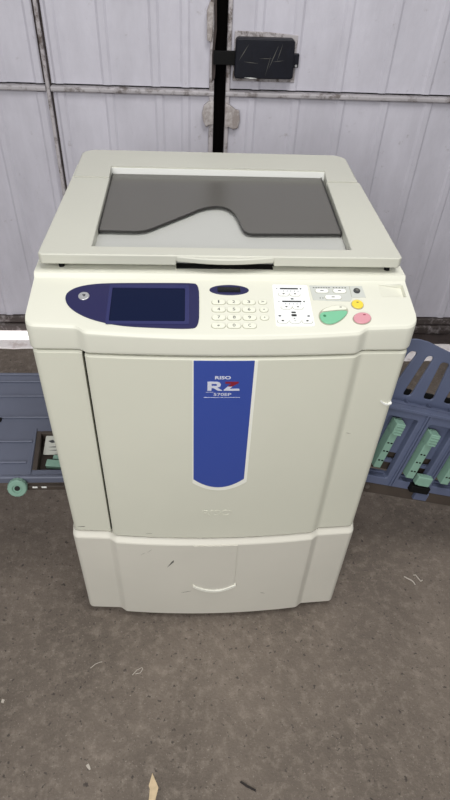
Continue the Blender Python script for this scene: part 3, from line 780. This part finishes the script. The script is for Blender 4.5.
oprism('clip_slot', rrect(0.004, 0.056, 0.0195, 0.0225, 0.0005, 1), CLP, -0.002, 0.012, M['black'], lt)
# guide rod and knob in front
bm = bmesh.new(); box(bm, -0.478, -0.340, 0.090, 0.100, 0.418, 0.432)
finish('guide_rail', bm, M['brown_metal'], lt, 0.001)
for xa, xb in ((-0.446, -0.434), (-0.424, -0.412)):
    obox('rail_mark', xa, xb, 0.0892, 0.0902, 0.4265, 0.4315, M['white'], lt)
def knob():
    bm = bmesh.new(); n = 30; c = Vector((-0.479, 0.084, 0.437)); ax = Vector((0.10, -0.85, 0.30)).normalized()
    a = ax.orthogonal().normalized(); b = ax.cross(a)
    prof = [(0.0, -0.009), (0.0205, -0.009), (0.0235, -0.006), (0.0235, 0.006), (0.0205, 0.009), (0.012, 0.009), (0.010, 0.005), (0.0, 0.005)]
    rings = []
    for r_, h in prof[1:-1]:
        ring = []
        for i in range(n):
            t = 2 * math.pi * i / n
            rr = r_ * (1 - (0.05 if (i % 2 and r_ > 0.022) else 0)); ring.append(bm.verts.new(c + ax * h + (a * math.cos(t) + b * math.sin(t)) * rr))
        rings.append(ring)
    for p, q in zip(rings, rings[1:]):
        for i in range(n): bm.faces.new((p[i], p[(i + 1) % n], q[(i + 1) % n], q[i]))
    bm.faces.new(rings[0][::-1]); bm.faces.new(rings[-1])
    o = finish('guide_knob', bm, M['mint'], lt)
    bm = bmesh.new(); tube(bm, c + ax * 0.003, c + ax * 0.0065, 0.0065, 14); finish('knob_hub', bm, M['dark_gap'], lt)
    bm = bmesh.new(); tube(bm, c - ax * 0.008, c - ax * 0.03 + Vector((0.01, 0, 0)), 0.004, 10); finish('knob_shaft', bm, M['black'], lt)
knob()

# ------------------------------------------------------------------ right tray (receiving tray folded up, with paper guides)
t = math.radians(15); ph = math.radians(80)
e_ = Vector((math.cos(t), 0, -math.sin(t)))
s_ = Vector((math.sin(ph) * math.sin(t), math.cos(ph), math.sin(ph) * math.cos(t)))
n_ = e_.cross(s_).normalized()
if n_.y > 0: n_ = -n_
A_ = Vector((0.4356, 0.140, 0.3624))
RT = (A_, e_, s_, n_)
def rt(name, poly, h0, h1, m, parent=None, bevel=0.0, holes=()):
    return oprism(name, poly, RT, h0, h1, m, parent or rtray, bevel, holes)
pockets = [[(-0.105, 0.040), (-0.066, 0.040), (-0.066, 0.225), (-0.105, 0.225)],
           rrect(-0.060, 0.022, 0.028, 0.218, 0.006, 3), rrect(0.056, 0.128, 0.028, 0.214, 0.006, 3), rrect(0.158, 0.232, 0.028, 0.214, 0.006, 3), rrect(0.262, 0.336, 0.028, 0.214, 0.006, 3)]
rtray = oprism('receiving_tray', [(-0.080, 0.004), (0.37, 0.004), (0.37, 0.246), (-0.080, 0.246)], RT, -0.020, 0.0, M['tray_blue'], du, 0.002, holes=pockets[1:])
rtray.location = DL
rt('tray_back', [(-0.080, 0.100), (0.37, 0.100), (0.37, 0.246), (-0.080, 0.246)], -0.030, -0.0205, M['tray_blue'])
for v0, v1 in ((0.018, 0.032), (0.066, 0.076)):
    rt('cross_bar', [(-0.080, v0), (0.365, v0), (0.365, v1), (-0.080, v1)], -0.030, -0.0215, M['tray_blue'])
rt('under_panel', [(-0.080, 0.030), (0.365, 0.030), (0.365, 0.102), (-0.080, 0.102)], -0.046, -0.040, M['brown_metal'])
# upper folded shelf and slotted upper plate
rt('shelf', [(-0.080, 0.226), (0.37, 0.226), (0.37, 0.234), (-0.080, 0.234)], -0.066, -0.020, M['tray_blue'])
def slot(u0, u1, v0, v1, lean=0.0):
    pl = rrect(-0.5 * (u1 - u0), 0.5 * (u1 - u0), v0, v1, 0.010, 4); c = (u0 + u1) / 2
    return [(c + lean * (y - v0) / (v1 - v0) + x * (1 - 0.18 * (y - v0) / (v1 - v0)), y) for x, y in pl]
UPR = (A_ - n_ * 0.06, e_, s_, n_)
up = oprism('slotted_plate', smooth_loop([(-0.100, 0.228), (0.37, 0.228), (0.37, 0.330), (0.27, 0.350), (0.15, 0.374), (0.040, 0.392), (-0.020, 0.404), (-0.050, 0.404), (-0.080, 0.396), (-0.100, 0.37)], 0), UPR, -0.006, 0.0,
            M['tray_blue'], rtray, 0.001, holes=[slot(-0.078, -0.052, 0.254, 0.372, 0.022), slot(-0.017, 0.007, 0.250, 0.370, 0.010), slot(0.042, 0.072, 0.252, 0.362, -0.006), slot(0.102, 0.132, 0.252, 0.346), slot(0.162, 0.192, 0.252, 0.332), slot(0.222, 0.252, 0.252, 0.320)])
for u0, u1 in ((-0.022, 0.012), (0.037, 0.077), (0.098, 0.136), (0.158, 0.196)):  # black patches standing for shade at the bottom of each slot
    oprism('slot_shade', [(u0, 0.238), (u1, 0.238), (u1, 0.262), (u0, 0.262)], UPR, -0.020, -0.014, M['black'], rtray)
for u in (-0.004, 0.062, 0.125, 0.19):
    rt('shelf_rib', [(u, 0.2335), (u + 0.002, 0.2335), (u + 0.002, 0.243), (u, 0.243)], -0.059, -0.022, M['tray_blue'])
# slim ribs on the front plate
for u in (0.036, 0.044, 0.140, 0.148, 0.244, 0.252):
    rt('face_rib', [(u, 0.010), (u + 0.0035, 0.010), (u + 0.0035, 0.240), (u, 0.240)], -0.001, 0.005, M['tray_blue'])
rt('top_edge', [(-0.080, 0.238), (0.37, 0.238), (0.37, 0.246), (-0.080, 0.246)], -0.001, 0.004, M['tray_blue'], bevel=0.001)
# paper guides
def guide(u0, u1, v0, v1):
    g = rt('paper_guide', [(u0, v0), (u1, v0), (u1, v1), (u0, v1)], -0.018, 0.012, M['mint'], bevel=0.001)
    rt('guide_cap', [(u0 - 0.001, v1 - 0.030), (u1 + 0.004, v1 - 0.030), (u1 + 0.004, v1 + 0.003), (u0 - 0.001, v1 + 0.003)], -0.015, 0.018, M['mint'], g, 0.002)
    for k in range(4):
        v = v1 - 0.030 + 0.008 * k
        rt('cap_ridge', [(u0 + 0.002, v), (u1 + 0.003, v), (u1 + 0.003, v + 0.003), (u0 + 0.002, v + 0.003)], 0.0172, 0.0195, M['mint'], g, 0.0006)
    for v in (v0 + 0.022, v0 + 0.052, v0 + 0.078):
        for uu in (u0 + 0.003, u0 + 0.012):
            rt('guide_hole', rrect(uu, uu + 0.006, v, v + 0.004, 0.001, 1), 0.0115, 0.0125, M['black'], g)
    return g
guide(-0.040, -0.020, 0.066, 0.206)
guide(0.064, 0.086, 0.050, 0.194)
guide(0.170, 0.192, 0.050, 0.190)
# clip block on the front edge
cb = rt('latch_block', [(0.098, 0.034), (0.142, 0.034), (0.142, 0.062), (0.098, 0.062)], -0.004, 0.015, M['mint'], bevel=0.003)
rt('latch_groove', [(0.106, 0.035), (0.138, 0.035), (0.138, 0.040), (0.106, 0.040)], 0.0140, 0.0162, M['mint'], cb)
rt('latch_base', [(0.094, 0.008), (0.150, 0.008), (0.150, 0.029), (0.094, 0.029)], -0.004, 0.016, M['black'], bevel=0.002)
rt('latch_tongue', [(0.120, -0.018), (0.160, -0.018), (0.160, 0.006), (0.120, 0.006)], -0.001, 0.010, M['tray_blue'], bevel=0.001)
# base rail under the tray
rt('base_rail', [(-0.076, -0.030), (0.37, -0.030), (0.37, 0.003), (-0.076, 0.003)], -0.034, -0.002, M['brown_metal'], bevel=0.002)
bm = bmesh.new(); q = A_ + e_ * -0.018 + s_ * -0.010; tube(bm, q + n_ * -0.003, q + n_ * 0.001, 0.006, 14); finish('rail_bolt', bm, M['bolt'], rtray)
bm = bmesh.new(); box(bm, 0.338, 0.450, 0.205, 0.235, 0.44, 0.54); finish('tray_hinge', bm, M['tray_blue'], rtray, 0.003)

# ------------------------------------------------------------------ litter on the floor
def flat(name, pts, h, m, label, cat, group=None, bevel=0.0):
    cx = sum(p[0] for p in pts) / len(pts); cy = sum(p[1] for p in pts) / len(pts)
    o = oprism(name, [(p[0] - cx, p[1] - cy) for p in pts], WORLD, 0.0003, h, m, None, bevel)
    o.location = (cx, cy, 0); return tag(o, label, cat, group)
flat('wood_chip', [(-0.1545, -0.4690), (-0.1400, -0.4690), (-0.1335, -0.4440), (-0.1490, -0.4150), (-0.1560, -0.4400), (-0.1530, -0.4460)], 0.003, M['wood'],
     'pale beige pointed chip of wood lying on the concrete floor', 'wood chip')
flat('paper_scrap', [(-0.3050, -0.3935), (-0.2990, -0.3900), (-0.2950, -0.3960), (-0.2925, -0.4020), (-0.2965, -0.4030), (-0.3010, -0.3985)], 0.002, M['fluff'], 'tiny white scrap on bare floor left of the beige wood chip', 'scrap')
flat('twig', [(0.0540, -0.4400), (0.0570, -0.4375), (0.0720, -0.4470), (0.0900, -0.4560), (0.0880, -0.4590), (0.0700, -0.4510)], 0.004, M['twig'], 'dark thin splinter lying on floor right of the beige wood chip', 'splinter')
def thread(name, pts, w, label, cat='thread'):
    cu = bpy.data.curves.new(name, 'CURVE'); cu.dimensions = '3D'; cu.bevel_depth = w; cu.bevel_resolution = 1
    sp_ = cu.splines.new('POLY'); sp_.points.add(len(pts) - 1)
    c = Vector((sum(p[0] for p in pts) / len(pts), sum(p[1] for p in pts) / len(pts), 0))
    for i, p in enumerate(pts): sp_.points[i].co = (p[0] - c.x, p[1] - c.y, w + 0.0004 + (p[2] if len(p) > 2 else 0), 1)
    tmp = bpy.data.objects.new(name + '_tmp', cu); COL.objects.link(tmp)
    dg = bpy.context.evaluated_depsgraph_get()
    me = bpy.data.meshes.new_from_object(tmp.evaluated_get(dg)); bpy.data.objects.remove(tmp)
    me.materials.clear(); me.materials.append(M['fluff']); me.name = name
    o = bpy.data.objects.new(name, me); COL.objects.link(o); o.location = c
    return tag(o, label, cat)
thread('fluff', [(0.5890, 0.0770), (0.5980, 0.0700), (0.6080, 0.0640), (0.6130, 0.0560), (0.6150, 0.0490)], 0.0022, 'longer white wisp of fluff on floor in front of the slate blue slotted tray')
thread('fluff', [(0.6200, 0.0810), (0.6260, 0.0820), (0.6310, 0.0700), (0.6360, 0.0600), (0.6420, 0.0640)], 0.0018, 'shorter bent white wisp of fluff beside the longer one right of the machine')
thread('thread', [(-0.3230, -0.1700), (-0.3120, -0.1600), (-0.3000, -0.1550), (-0.2940, -0.1540)], 0.0010, 'thin pale thread on floor below left corner of the cabinet')
thread('thread', [(-0.2120, -0.1910), (-0.2010, -0.1780), (-0.1880, -0.1720), (-0.1860, -0.1770), (-0.1920, -0.1860), (-0.2040, -0.1880)], 0.0011, 'looped pale thread on floor in front of the cabinet')
flat('paper_scrap', [(-0.5340, -0.2400), (-0.5270, -0.2420), (-0.5280, -0.2500), (-0.5340, -0.2480)], 0.002, M['fluff'], 'tiny white scrap lying farthest left on the bare concrete', 'scrap')
